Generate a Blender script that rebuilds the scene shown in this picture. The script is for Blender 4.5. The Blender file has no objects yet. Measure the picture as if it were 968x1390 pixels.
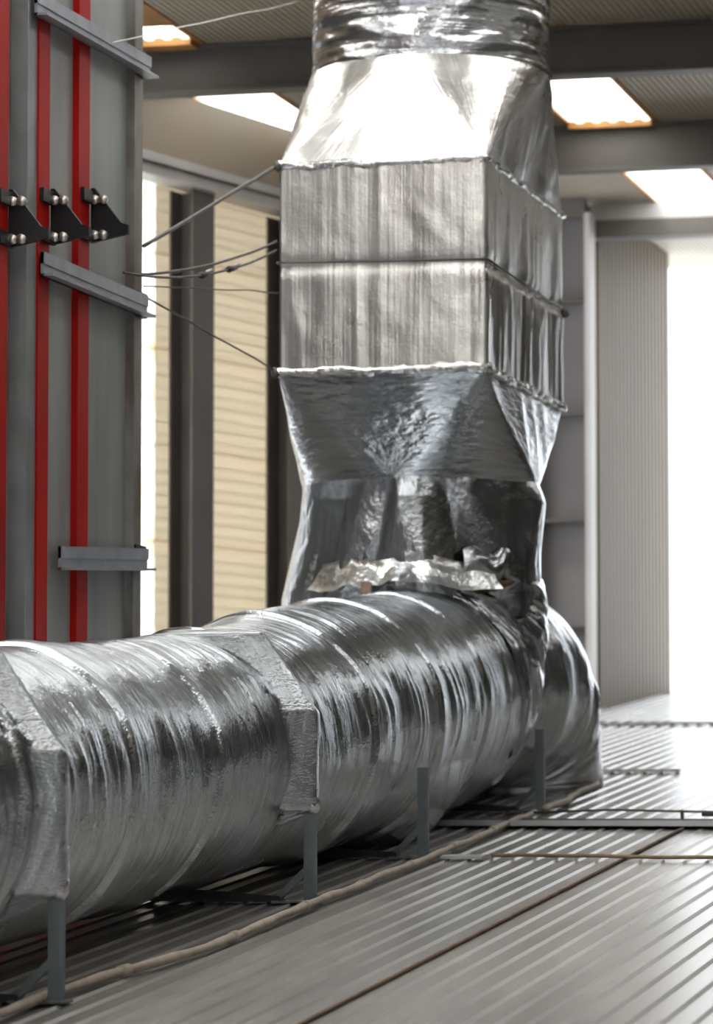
import bpy, math
import numpy as np
from mathutils import Vector

# ------------------------------------------------------------------ camera, sky, exposure
SC = bpy.context.scene
COL = SC.collection
cam_data = bpy.data.cameras.new('camera')
cam = bpy.data.objects.new('camera', cam_data)
COL.objects.link(cam)
cam_data.sensor_fit = 'HORIZONTAL'
cam_data.sensor_width = 24.0
cam_data.lens = 24.0 * 5200.0 / 968.0
cam_data.clip_start = 0.5
cam_data.clip_end = 300.0
cam.location = (0, 0, 0)
cam.rotation_euler = (math.radians(90 + 4.235), 0, math.radians(14.04))
cam_data.dof.use_dof = True
cam_data.dof.focus_distance = 13.0
cam_data.dof.aperture_fstop = 4.0
SC.camera = cam
SC.view_settings.view_transform = 'Standard'
SC.view_settings.look = 'None'
SC.view_settings.gamma = 1.0
SC.view_settings.use_curve_mapping = False
SC.view_settings.exposure = 0.75

world = bpy.data.worlds.new('overcast_sky')
SC.world = world
world.use_nodes = True
bg = world.node_tree.nodes['Background']
bg.inputs['Color'].default_value = (0.92, 0.965, 1.0, 1)
bg.inputs['Strength'].default_value = 2.2

sun_d = bpy.data.lights.new('sun', 'SUN')
sun_d.energy = 4.5
sun_d.angle = math.radians(6)
sun_d.color = (1.0, 0.98, 0.94)
sun = bpy.data.objects.new('sun', sun_d)
COL.objects.link(sun)
sun.location = (4, 4, 12)
sun.rotation_euler = (math.radians(20), math.radians(-22), 0)

# ------------------------------------------------------------------ geometry constants (metres)
S = 0.073                      # pitch of the metal roof that acts as floor
Z0 = -1.322
def roof_z(y): return Z0 + S * y
CEIL = 4.14

# ------------------------------------------------------------------ noise
rng = np.random.RandomState(7)
_perm = rng.randint(0, 2**31, 4096).astype(np.int64)
def _hash(ix, iy, iz):
    h = _perm[(ix * 73 + 11) & 4095]
    h = _perm[(h + iy * 151) & 4095]
    h = _perm[(h + iz * 37) & 4095]
    return (h & 65535) / 32767.5 - 1.0
def vnoise(p):
    """smooth value noise, p (n,3) -> (n,) in -1..1"""
    p = np.asarray(p, float)
    i = np.floor(p).astype(np.int64)
    f = p - i
    f = f * f * (3 - 2 * f)
    out = 0
    for dx in (0, 1):
        wx = f[:, 0] if dx else 1 - f[:, 0]
        for dy in (0, 1):
            wy = f[:, 1] if dy else 1 - f[:, 1]
            for dz in (0, 1):
                wz = f[:, 2] if dz else 1 - f[:, 2]
                out = out + wx * wy * wz * _hash(i[:, 0] + dx, i[:, 1] + dy, i[:, 2] + dz)
    return out
def fbm(p, octv=3):
    p = np.asarray(p, float)
    a, s, o = 1.0, 1.0, 0
    for k in range(octv):
        o = o + a * vnoise(p * s + 17.3 * k)
        a *= 0.5; s *= 2.03
    return o
def ridge(p):
    return 1 - 2 * np.abs(vnoise(p))

# ------------------------------------------------------------------ materials
def new_mat(name):
    m = bpy.data.materials.new(name)
    m.use_nodes = True
    nt = m.node_tree
    return m, nt, nt.nodes['Principled BSDF']
def lnk(nt, a, b): nt.links.new(a, b)

def mat_plain(name, col, rough=0.6, metal=0.0, var=0.12, scale=6.0, bump=0.0, stretch=(1, 1, 1), dirt=None, spec=0.5):
    m, nt, b = new_mat(name)
    tc = nt.nodes.new('ShaderNodeTexCoord')
    mp = nt.nodes.new('ShaderNodeMapping')
    mp.inputs['Scale'].default_value = stretch
    lnk(nt, tc.outputs['Object'], mp.inputs['Vector'])
    n = nt.nodes.new('ShaderNodeTexNoise')
    n.inputs['Scale'].default_value = scale
    n.inputs['Detail'].default_value = 5
    lnk(nt, mp.outputs[0], n.inputs['Vector'])
    r = nt.nodes.new('ShaderNodeValToRGB')
    r.color_ramp.elements[0].position = 0.3
    r.color_ramp.elements[1].position = 0.7
    lo = dirt if dirt else tuple(c * (1 - var) for c in col)
    hi = tuple(min(1, c * (1 + var)) for c in col)
    r.color_ramp.elements[0].color = (*lo, 1)
    r.color_ramp.elements[1].color = (*hi, 1)
    lnk(nt, n.outputs['Fac'], r.inputs['Fac'])
    lnk(nt, r.outputs['Color'], b.inputs['Base Color'])
    b.inputs['Roughness'].default_value = rough
    b.inputs['Metallic'].default_value = metal
    b.inputs['Specular IOR Level'].default_value = spec
    if bump:
        bp = nt.nodes.new('ShaderNodeBump')
        bp.inputs['Strength'].default_value = 0.5
        bp.inputs['Distance'].default_value = bump
        lnk(nt, n.outputs['Fac'], bp.inputs['Height'])
        lnk(nt, bp.outputs['Normal'], b.inputs['Normal'])
    return m

def mat_foil(name, col, rough=(0.2, 0.42), streak=0.0035, weave=0.0006, crinkle=0.002, su=55.0, sv=3.0):
    """aluminium foil on glass scrim: UV in metres, v runs along the streaks"""
    m, nt, b = new_mat(name)
    uv = nt.nodes.new('ShaderNodeUVMap')
    def noise(sx, sy, detail, rgh=0.5):
        mp = nt.nodes.new('ShaderNodeMapping')
        mp.inputs['Scale'].default_value = (sx, sy, 1)
        lnk(nt, uv.outputs['UV'], mp.inputs['Vector'])
        n = nt.nodes.new('ShaderNodeTexNoise')
        n.inputs['Scale'].default_value = 1.0
        n.inputs['Detail'].default_value = detail
        n.inputs['Roughness'].default_value = rgh
        lnk(nt, mp.outputs[0], n.inputs['Vector'])
        return n
    st = noise(su, sv, 4, 0.6)
    st2 = noise(su * 0.3, sv * 0.5, 2)
    cr = noise(14, 11, 3)
    wv = nt.nodes.new('ShaderNodeTexVoronoi')
    wm = nt.nodes.new('ShaderNodeMapping')
    wm.inputs['Scale'].default_value = (150, 120, 1)
    lnk(nt, uv.outputs['UV'], wm.inputs['Vector'])
    lnk(nt, wm.outputs[0], wv.inputs['Vector'])
    wv.inputs['Scale'].default_value = 1.0
    prev = None
    for src, dist in ((cr.outputs['Fac'], crinkle * 6), (st2.outputs['Fac'], streak * 2.0), (st.outputs['Fac'], streak), (wv.outputs['Distance'], weave)):
        bp = nt.nodes.new('ShaderNodeBump')
        bp.inputs['Strength'].default_value = 1.0
        bp.inputs['Distance'].default_value = dist
        lnk(nt, src, bp.inputs['Height'])
        if prev: lnk(nt, prev, bp.inputs['Normal'])
        prev = bp.outputs['Normal']
    lnk(nt, prev, b.inputs['Normal'])
    big = noise(2.2, 1.6, 3)
    mr = nt.nodes.new('ShaderNodeMapRange')
    mr.inputs['From Min'].default_value = 0.3
    mr.inputs['From Max'].default_value = 0.7
    mr.inputs['To Min'].default_value = rough[0]
    mr.inputs['To Max'].default_value = rough[1]
    lnk(nt, big.outputs['Fac'], mr.inputs['Value'])
    lnk(nt, mr.outputs['Result'], b.inputs['Roughness'])
    cramp = nt.nodes.new('ShaderNodeValToRGB')
    cramp.color_ramp.elements[0].position = 0.3
    cramp.color_ramp.elements[0].color = (*[c * 0.72 for c in col], 1)
    cramp.color_ramp.elements[1].position = 0.62
    cramp.color_ramp.elements[1].color = (*col, 1)
    lnk(nt, st.outputs['Fac'], cramp.inputs['Fac'])
    lnk(nt, cramp.outputs['Color'], b.inputs['Base Color'])
    b.inputs['Metallic'].default_value = 1.0
    return m

def mat_skylight(name):
    m = bpy.data.materials.new(name)
    m.use_nodes = True
    nt = m.node_tree
    nt.nodes.clear()
    out = nt.nodes.new('ShaderNodeOutputMaterial')
    tr = nt.nodes.new('ShaderNodeBsdfTranslucent')
    tp = nt.nodes.new('ShaderNodeBsdfTransparent')
    mx = nt.nodes.new('ShaderNodeMixShader')
    mx.inputs['Fac'].default_value = 0.25
    tc = nt.nodes.new('ShaderNodeTexCoord')
    n = nt.nodes.new('ShaderNodeTexNoise')
    n.inputs['Scale'].default_value = 3.0
    n.inputs['Detail'].default_value = 4
    lnk(nt, tc.outputs['Object'], n.inputs['Vector'])
    r = nt.nodes.new('ShaderNodeValToRGB')
    r.color_ramp.elements[0].position = 0.25
    r.color_ramp.elements[0].color = (0.86, 0.70, 0.48, 1)
    r.color_ramp.elements[1].position = 0.5
    r.color_ramp.elements[1].color = (0.95, 0.955, 0.94, 1)
    lnk(nt, n.outputs['Fac'], r.inputs['Fac'])
    lnk(nt, r.outputs['Color'], tr.inputs['Color'])
    lnk(nt, r.outputs['Color'], tp.inputs['Color'])
    lnk(nt, tr.outputs[0], mx.inputs[1])
    lnk(nt, tp.outputs[0], mx.inputs[2])
    lnk(nt, mx.outputs[0], out.inputs['Surface'])
    return m

M = {}

M['foil_duct'] = mat_foil('foil_long_duct', (0.69, 0.735, 0.785), (0.14, 0.3), 0.0024, 0.0008, 0.0011, 60, 2.0)
M['foil_box'] = mat_foil('foil_box', (0.76, 0.74, 0.72), (0.24, 0.4), 0.0015, 0.0004, 0.0005, 90, 1.6)
M['foil_pipe'] = mat_foil('foil_upper_pipe', (0.60, 0.61, 0.635), (0.16, 0.28), 0.0030, 0.0003, 0.0014, 45, 1.6)
M['foil_smooth'] = mat_foil('foil_crumpled', (0.54, 0.565, 0.60), (0.14, 0.28), 0.0008, 0.0003, 0.0016, 40, 4)
M['tape'] = mat_foil('foil_tape', (0.88, 0.88, 0.88), (0.22, 0.36), 0.0015, 0.0003, 0.003, 30, 20)
M['torn'] = mat_plain('gap_shade', (0.10, 0.055, 0.025), 0.9, 0, 0.5, 30)  # dark brown painted as the shade in the gap under the flap
M['tag'] = mat_plain('brown_tape', (0.30, 0.20, 0.15), 0.7, 0, 0.2, 12)
M['post'] = mat_plain('post_grey_paint', (0.16, 0.185, 0.21), 0.45, 0.2, 0.12, 12)
M['foot'] = mat_plain('foot_dark_steel', (0.045, 0.047, 0.052), 0.5, 0.4, 0.2, 9)
M['roof'] = mat_plain('roof_sheet_paint', (0.275, 0.26, 0.245), 0.27, 0.3, 0.2, 2.2, 0, (3, 0.5, 1), spec=0.5)
M['seam'] = mat_plain('roof_seam_rust', (0.16, 0.11, 0.075), 0.8, 0, 0.3, 8)
M['strip'] = mat_plain('aluminium_strip', (0.62, 0.64, 0.67), 0.35, 0.7, 0.1, 6)
M['cord'] = mat_plain('pale_hose', (0.42, 0.36, 0.30), 0.6, 0, 0.2, 14)
M['cable'] = mat_plain('brown_cable', (0.20, 0.14, 0.075), 0.7, 0, 0.2, 14)
M['rod'] = mat_plain('dark_conductor', (0.09, 0.085, 0.07), 0.5, 0.4, 0.2, 14)
M['ceil'] = mat_plain('ceiling_sheet', (0.44, 0.39, 0.31), 0.5, 0.1, 0.1, 1.5)
M['beam'] = mat_plain('beam_grey_paint', (0.12, 0.108, 0.098), 0.55, 0.1, 0.12, 3.0)
M['sky'] = mat_skylight('skylight_fibreglass')
M['skyframe'] = mat_plain('skylight_stained_edge', (0.42, 0.20, 0.06), 0.7, 0, 0.3, 5)
M['daylight'] = mat_skylight('daylight_wall_panel')
M['cream'] = None
def mat_translucent_panel(name, col, amount):
    m = mat_plain(name, col, 0.5, 0, 0.05, 1.2)
    nt = m.node_tree
    b = nt.nodes['Principled BSDF']; out = nt.nodes['Material Output']
    tr = nt.nodes.new('ShaderNodeBsdfTranslucent'); tr.inputs['Color'].default_value = (*col, 1)
    mx = nt.nodes.new('ShaderNodeMixShader'); mx.inputs['Fac'].default_value = amount
    lnk(nt, b.outputs[0], mx.inputs[1]); lnk(nt, tr.outputs[0], mx.inputs[2]); lnk(nt, mx.outputs[0], out.inputs['Surface'])
    return m
M['cream'] = mat_translucent_panel('cream_fibreglass_panel', (0.86, 0.785, 0.66), 0.5) # mat_plain('cream_wall_panel', (0.86, 0.77, 0.61), 0.5, 0, 0.05, 1.2)
M['col'] = mat_plain('column_dark', (0.13, 0.115, 0.105), 0.55, 0.1, 0.12, 3)
M['gutter'] = mat_plain('gutter_light', (0.55, 0.53, 0.52), 0.5, 0.2, 0.08, 3)
M['head'] = mat_plain('wall_head_brown', (0.15, 0.12, 0.085), 0.7, 0.0, 0.1, 1)
M['hall'] = mat_plain('hall_wall_dark', (0.14, 0.135, 0.13), 0.7, 0.0, 0.1, 1)
M['grey'] = mat_plain('grey_wall', (0.16, 0.152, 0.152), 0.6, 0.0, 0.06, 2)
M['flange'] = mat_plain('flange_light', (0.56, 0.53, 0.52), 0.5, 0.2, 0.08, 3)
M['beige'] = mat_plain('beige_ribbed_wall', (0.20, 0.145, 0.09), 0.55, 0.05, 0.06, 1.5)
M['zinc'] = mat_plain('galvanised_sheet', (0.30, 0.31, 0.30), 0.5, 0.35, 0.2, 2.0, 0, (1, 2.5, 0.5))
M['zinc_d'] = mat_plain('upright_steel', (0.26, 0.275, 0.285), 0.45, 0.45, 0.18, 6)
M['edge'] = mat_plain('edge_rail_steel', (0.22, 0.215, 0.21), 0.5, 0.4, 0.35, 5, 0, (1, 1, 0.6), dirt=(0.12, 0.085, 0.065))
M['red'] = mat_plain('red_paint', (0.36, 0.006, 0.003), 0.5, 0, 0.25, 3, 0, (1, 1, 0.4), spec=0.15)
M['black'] = mat_plain('black_bracket', (0.012, 0.012, 0.013), 0.4, 0.3, 0.3, 9)
M['bolt'] = mat_plain('bolt_zinc', (0.66, 0.63, 0.58), 0.3, 0.8, 0.15, 20)
M['bar'] = mat_plain('crossbar_steel', (0.33, 0.345, 0.38), 0.42, 0.4, 0.15, 9)
M['wire'] = mat_plain('guy_wire_steel', (0.10, 0.095, 0.085), 0.45, 0.5, 0.2, 20)
M['wire_l'] = mat_plain('thin_wire_pale', (0.55, 0.54, 0.5), 0.4, 0.5, 0.1, 20)
M['void'] = mat_plain('dark_gap', (0.02, 0.018, 0.016), 0.9, 0, 0.2, 6)

# ------------------------------------------------------------------ builders
class MB:
    """collects boxes, tubes and sweeps into ONE mesh"""
    def __init__(self): self.v = []; self.f = []; self.sm = []
    def add(self, vs, fs, smooth=False):
        o = len(self.v)
        self.v += [tuple(map(float, p)) for p in vs]
        self.f += [tuple(i + o for i in f) for f in fs]
        self.sm += [smooth] * len(fs)
        return self
    def hexa(self, p):           # 8 points: bottom ring then top ring
        return self.add(p, [(3, 2, 1, 0), (4, 5, 6, 7), (0, 1, 5, 4), (1, 2, 6, 5), (2, 3, 7, 6), (3, 0, 4, 7)])
    def box(self, x0, x1, y0, y1, z0, z1):
        return self.hexa([(x0, y0, z0), (x1, y0, z0), (x1, y1, z0), (x0, y1, z0), (x0, y0, z1), (x1, y0, z1), (x1, y1, z1), (x0, y1, z1)])
    def obox(self, a, b, w, h, up=(0, 0, 1)):      # bar from a to b, width w, height h
        a, b = Vector(a), Vector(b); d = (b - a).normalized()
        up = Vector(up); s = d.cross(up).normalized() * w / 2; u = s.cross(d).normalized() * h / 2
        return self.hexa([a - s - u, a + s - u, b + s - u, b - s - u, a - s + u, a + s + u, b + s + u, b - s + u])
    def prism(self, pts, axis, lo, hi):            # polygon extruded along an axis (0,1,2)
        n = len(pts); vs = []
        for t in (lo, hi):
            for p in pts:
                q = list(p); q.insert(axis, t); vs.append(q)
        fs = [tuple(range(n))[::-1], tuple(range(n, 2 * n))] + [(i, (i + 1) % n, n + (i + 1) % n, n + i) for i in range(n)]
        return self.add(vs, fs)
    def tube(self, pts, r, n=10, caps=True):
        pts = [Vector(p) for p in pts]; k = len(pts)
        rs = r if isinstance(r, (list, tuple)) else [r] * k
        vs = []
        ref = Vector((0, 0, 1))
        if abs((pts[-1] - pts[0]).normalized().z) > 0.9: ref = Vector((0, 1, 0))
        for i, p in enumerate(pts):
            d = (pts[min(i + 1, k - 1)] - pts[max(i - 1, 0)]).normalized()
            s = d.cross(ref).normalized(); u = s.cross(d)
            for j in range(n):
                a = 2 * math.pi * j / n
                vs.append(p + (s * math.cos(a) + u * math.sin(a)) * rs[i])
        fs = [(i * n + j, i * n + (j + 1) % n, (i + 1) * n + (j + 1) % n, (i + 1) * n + j) for i in range(k - 1) for j in range(n)]
        if caps: fs += [tuple(range(n))[::-1], tuple(range((k - 1) * n, k * n))]
        return self.add(vs, fs, True)
    def build(self, name, mat, parent=None):
        me = bpy.data.meshes.new(name)
        me.from_pydata(self.v, [], self.f)
        me.polygons.foreach_set('use_smooth', self.sm)
        me.materials.append(mat)
        me.validate()
        # consistent outward normals
        import bmesh
        bm = bmesh.new(); bm.from_mesh(me)
        bmesh.ops.recalc_face_normals(bm, faces=bm.faces)
        bm.to_mesh(me); bm.free()
        o = bpy.data.objects.new(name, me)
        COL.objects.link(o)
        if parent: attach(o, parent)
        return o

def attach(o, parent):
    o.parent = parent
    o.matrix_parent_inverse = world_of(parent).inverted()
def world_of(o):
    from mathutils import Matrix
    m = Matrix.LocRotScale(o.location, o.rotation_euler, o.scale)
    if o.parent: m = world_of(o.parent) @ o.matrix_parent_inverse @ m
    return m
def empty(name, loc):
    o = bpy.data.objects.new(name, None)
    o.empty_display_size = 0.1
    o.location = loc
    COL.objects.link(o)
    return o
def tag(o, label, cat=None, group=None, kind=None):
    o['label'] = label
    if cat: o['category'] = cat
    if group: o['group'] = group
    if kind: o['kind'] = kind
    return o
def structure(o, label=None):
    o['kind'] = 'structure'
    if label: o['label'] = label
    return o

def grid_mesh(name, P, UV, mat, parent=None, closed=False, thick=0.0):
    """P (nu,nv,3), UV (nu,nv,2); closed joins last column to the first (UV has nv+1 columns then)"""
    nu, nv = P.shape[:2]
    vs = P.reshape(-1, 3)
    jn = nv if closed else nv - 1
    I, J = np.meshgrid(np.arange(nu - 1), np.arange(jn), indexing='ij')
    J2 = (J + 1) % nv
    F = np.stack([I * nv + J, I * nv + J2, (I + 1) * nv + J2, (I + 1) * nv + J], -1).reshape(-1, 4)
    nvu = UV.shape[1]
    Ju = J + 1
    FU = np.stack([I * nvu + J, I * nvu + Ju, (I + 1) * nvu + Ju, (I + 1) * nvu + J], -1).reshape(-1)
    me = bpy.data.meshes.new(name)
    me.vertices.add(len(vs)); me.vertices.foreach_set('co', vs.astype(np.float32).ravel())
    me.loops.add(F.size); me.loops.foreach_set('vertex_index', F.astype(np.int32).ravel())
    me.polygons.add(len(F)); me.polygons.foreach_set('loop_start', np.arange(0, F.size, 4, dtype=np.int32))
    me.polygons.foreach_set('use_smooth', np.ones(len(F), bool))
    uvl = me.uv_layers.new(name='UVMap')
    uvl.data.foreach_set('uv', UV.reshape(-1, 2)[FU].astype(np.float32).ravel())
    me.materials.append(mat)
    me.update(calc_edges=True); me.validate()
    o = bpy.data.objects.new(name, me)
    COL.objects.link(o)
    if parent: attach(o, parent)
    return o

def wobble_line(a, b, n, amp, seed, sag=0.0):
    a, b = np.array(a, float), np.array(b, float)
    out = []
    for i in range(n):
        t = i / (n - 1)
        p = a + (b - a) * t
        q = np.array([[t * 6.0, seed, 0], [t * 6.0, seed + 40, 0], [t * 6.0, seed + 90, 0]])
        w = vnoise(q) * amp * min(1, 6 * t, 6 * (1 - t))
        p = p + w
        p[2] -= sag * 4 * t * (1 - t)
        out.append(tuple(p))
    return out

# ================================================================== THE SETTING
# ---- metal roof underfoot: long ribbed sheets
floor = structure(empty('floor', (0, 0, Z0)), 'ribbed pale metal sheet roof sloping gently up away from the camera')
Y_NEAR, Y_FAR = 3.0, 28.8
PITCH, NR = 0.0855, 8
def roof_sheet_profile():
    pts = []
    for k in range(NR):
        x = k * PITCH
        pts += [(x, 0.0), (x + 0.068, 0.0), (x + 0.0705, 0.0068), (x + 0.0745, 0.007)]
    pts.append((NR * PITCH, 0.0))
    return pts
prof = roof_sheet_profile()
npz = len(prof)
vs = []
for y in (Y_NEAR, Y_FAR):
    vs += [(x, y, roof_z(y) - Z0 + z) for x, z in prof]
for y in (Y_NEAR, Y_FAR):
    vs += [(prof[0][0], y, roof_z(y) - Z0 - 0.04), (prof[-1][0], y, roof_z(y) - Z0 - 0.04)]
fs = [(i, i + 1, npz + i + 1, npz + i) for i in range(npz - 1)]
b0 = 2 * npz
fs += [(b0 + 1, b0, b0 + 2, b0 + 3), (0, npz, b0 + 2, b0), (npz - 1, b0 + 1, b0 + 3, 2 * npz - 1)]
sheet0 = MB().add(vs, fs).build('roof_sheet', M['roof'])
W = NR * PITCH
X_SEAM = -2.6
ks = list(range(-6, 12))
for n, k in enumerate(ks):
    o = sheet0 if n == 0 else sheet0.copy()
    if n: COL.objects.link(o)
    o.location = (X_SEAM + k * W, 0, Z0)
    attach(o, floor)
# rusty seam between two sheets
sm = MB()
sm.tube([(X_SEAM - 0.004, y, roof_z(y) + 0.008) for y in np.linspace(8.0, 16.1, 12)], 0.0065, 6)
sm.build('sheet_seam', M['seam'], floor)

# ---- ceiling: ribbed sheets between beams with fibreglass skylights
ceiling = structure(empty('ceiling', (0, 20, CEIL)), 'ribbed cream metal ceiling with fibreglass skylight strips')
SKY_COLS = [(-6.43, -5.87), (-5.43, -4.87), (-4.43, -3.855), (-3.3, -2.7), (-0.43, 0.13)]
ADDED_SKY = {(-5.43, -4.87), (-3.3, -2.7)}      # unseen strips added over the nearer bays to brighten the duct top
edges = [-8.2]
for a, b in SKY_COLS: edges += [a, b]
edges.append(6.0)
bays = [(-4.0, 2.0), (2.0, 8.0), (8.0, 14.0), (14.0, 20.0), (20.0, 23.0), (23.0, 26.3), (26.3, 29.6)]  # last bay is an unseen canopy added to shade the beige wall
def ribbed(x0, x1, y0, y1, z, pitch, h):
    pts = []; x = x0
    n = max(1, int(round((x1 - x0) / pitch))); p = (x1 - x0) / n
    for k in range(n):
        a = x0 + k * p
        pts += [(a, 0), (a + p * .45, 0), (a + p * .55, -h), (a + p * .9, -h)]
    pts.append((x1, 0))
    m = len(pts)
    vs = [(q[0], y0, z + q[1]) for q in pts] + [(q[0], y1, z + q[1]) for q in pts]
    return vs, [(i, i + 1, m + i + 1, m + i) for i in range(m - 1)]
for y0, y1 in bays:
    fine = y1 > 14.5
    for i in range(len(edges) - 1):
        x0, x1 = edges[i], edges[i + 1]
        sky = (x0, x1) in SKY_COLS and y0 < 26 and ((x0, x1) not in ADDED_SKY or 1 < y0 < 19)
        if sky:
            ya, yb = y0 + 0.16, y1 - 0.04
            y1s = y1
            if i != 1 and y0 == 14.0:
                yb, y1s = 18.6, 18.65
                MB().add(*ribbed(x0 - .004, x1 + .004, y1s - .02, y1 + .02, CEIL, .038, .009)).build('ceiling_sheet', M['ceil'], ceiling)
            if i == 1 and y0 == 14.0: ya, yb = 19.5, 19.85
            if y0 == 20.0: ya, yb = y0 + 0.3, y1 - 0.03
            # opaque ends of the strip
            o = MB().add(*ribbed(x0 + .03, x1 - .03, ya, yb, CEIL, 0.095, 0.014)).build('skylight', M['sky'], ceiling)
            fr = MB()
            fr.box(x0, x0 + .03, y0, y1s, CEIL - .012, CEIL + .03); fr.box(x1 - .03, x1, y0, y1s, CEIL - .012, CEIL + .03)
            fr.box(x0 + .03, x1 - .03, yb, y1s, CEIL - .045, CEIL + .03); fr.box(x0 + .03, x1 - .03, y0, ya, CEIL - .012, CEIL + .03)
            fo = fr.build('skylight_frame', M['skyframe'], o)
        else:
            n = max(1, int(round((x1 - x0) / 0.72)))
            w = (x1 - x0) / n
            for k in range(n):
                a = x0 + k * w
                # hole where the big pipe goes out through the ceiling
                MB().add(*ribbed(a, a + w + .004, y0, y1 + .02, CEIL - (0.003 if k % 2 else 0), 0.038 if fine else 0.18, 0.009)).build('ceiling_sheet', M['ceil'], ceiling)
# beams across
def i_beam(y, z0, z1, fw, name, mat, label, x0=-8.2, x1=6.0):
    m = MB()
    m.prism([(y, z0), (y + fw, z0), (y + fw, z0 + .016), (y + fw * .56, z0 + .016), (y + fw * .56, z1 - .016), (y + fw, z1 - .016), (y + fw, z1), (y, z1), (y, z1 - .016), (y + fw * .44, z1 - .016), (y + fw * .44, z0 + .016), (y, z0 + .016)], 0, x0, x1)
    return tag(m.build(name, mat), label, 'beam')
i_beam(20.0, 3.858, CEIL - .016, .15, 'steel_beam', M['beam'], 'grey steel I-beam just under the ceiling, the nearest and highest in view')
i_beam(23.0, 3.838, CEIL - .016, .15, 'steel_beam', M['beam'], 'grey steel I-beam behind the first one, below the two bright skylights')
hb = MB()
hb.box(-4.86, 6.0, 26.2, 26.3, 4.01, CEIL - .016); hb.build
hdr = tag(empty('header_beam', (-4.0, 26.2, 3.88)), 'pale steel lintel beam above the bright open doorway on the right', 'beam')
hb.build('beam_web', M['flange'], hdr)
MB().box(-4.86, 6.0, 26.16, 26.34, 3.885, 4.01).build('beam_flange', M['beam'], hdr)

# ---- left wall of cream panels, turned a little from the duct direction
LW0 = Vector((-6.53, 21.0, 0)); LWD = Vector((.242, .9703, 0)).normalized(); LWN = Vector((LWD.y, -LWD.x, 0))
def lw(t, n, z): return LW0 + LWD * t + LWN * n + Vector((0, 0, z))
def lw_box(m, t0, t1, n0, n1, z0, z1):
    return m.hexa([lw(t0, n0, z0), lw(t0, n1, z0), lw(t1, n1, z0), lw(t1, n0, z0), lw(t0, n0, z1), lw(t0, n1, z1), lw(t1, n1, z1), lw(t1, n0, z1)])
wall_l = structure(empty('wall_left', tuple(lw(1.5, 0, .2))), 'cream panelled wall behind the long duct on the left')
zs = [0.1, 0.345, .905, 1.46, 2.02, 2.58, 3.14, 3.66]
for i in range(len(zs) - 1):
    for (t0, t1) in ((-1.6, -.3), (-.3, .15), (.15, .42), (.42, 1.59), (1.59, 3.5)):
        m = MB()
        n = 8
        dz = (zs[i + 1] - zs[i] - .012) / n
        for k in range(n):      # shallow horizontal ribs pressed into each panel
            z = zs[i] + .006 + k * dz
            lw_box(m, t0 + .003, t1 - .003, -.006, 0.0 if k % 2 else .004, z, z + dz)
        lw_box(m, t0 - .002, t1 + .002, -.02, -.007, zs[i] - .004, zs[i] + .012)
        m.build('daylight_panel' if t1 == .15 else 'wall_panel', M['daylight'] if t1 == .15 else M['cream'], wall_l)
m = MB(); lw_box(m, -1.6, 3.5, -.05, -.01, 3.665, CEIL - .02); m.build('wall_backing', M['head'], wall_l)
for t0, t1, lab in ((.30, .55, 'dark steel column against the cream wall, nearer the red bars'), (1.455, 1.74, 'dark steel column against the cream wall, right beside the foil box')):
    c = tag(empty('wall_column', tuple(lw((t0 + t1) / 2, .1, .2))), lab, 'column')
    mm = (t0 + t1) / 2
    m = MB(); lw_box(m, t0, t1, .15, .165, .15, 3.53); m.build('column_flange', M['col'], c)
    m = MB(); lw_box(m, t0, t1, .006, .02, .15, 3.53); m.build('column_flange', M['col'], c)
    m = MB(); lw_box(m, mm - .008, mm + .008, .02, .15, .15, 3.53); m.build('column_web', M['col'], c)
g = tag(empty('gutter_beam', tuple(lw(1.5, .1, 3.55))), 'pale metal gutter along the head of the cream wall', 'gutter')
m = MB(); a, b = lw(-1.6, .13, 3.60), lw(3.4, .13, 3.60)
m.obox(a + Vector((0, 0, .035)), b + Vector((0, 0, .035)), .2, .05); m.build('gutter_lip', M['gutter'], g)
m = MB(); m.obox(a - Vector((0, 0, .035)), b - Vector((0, 0, .035)), .16, .06); m.build('gutter_trough', M['flange'], g)

# ---- back wall, column with stiffeners, beige side wall beyond the doorway
wall_b = structure(empty('wall_back', (-5.6, 26.2, .3)), 'grey rear wall behind the duct')
for i, (z0, z1) in enumerate(((.2, 1.88), (1.88, 2.62), (2.62, 3.40), (3.40, CEIL - .02))):
    MB().box(-6.4, -5.22, 26.16, 26.24, z0 + .004, z1 - .004).build('wall_panel', M['grey'], wall_b)
MB().box(-6.4, -5.22, 26.2, 26.26, .2, CEIL - .02).build('wall_backing', M['grey'], wall_b)
wall_r2 = structure(MB().box(-2.1, 6.0, 26.12, 26.24, 0.2, 3.885).build('wall_rear_right', M['hall']), 'grey rear wall to the right of the doorway')
c = tag(empty('doorway_column', (-5.0, 26.0, .5)), 'tall grey steel column with horizontal stiffener plates left of the bright doorway', 'column')
MB().box(-5.22, -4.852, 26.04, 26.06, .3, CEIL - .02).build('column_web', M['grey'], c)
MB().box(-4.852, -4.818, 25.9, 26.14, .3, 4.03).build('column_flange', M['flange'], c)
MB().box(-5.25, -5.22, 25.9, 26.14, .3, CEIL - .02).build('column_flange', M['grey'], c)
for z in (3.416, 2.63, 1.894, 1.16):
    MB().box(-5.22, -4.852, 25.92, 26.04, z - .008, z + .008).build('stiffener', M['beam'], c)
MB().box(-5.08, -4.85, 25.9, 26.04, 4.0, CEIL - .02).build('cleat', M['col'], c)

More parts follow.
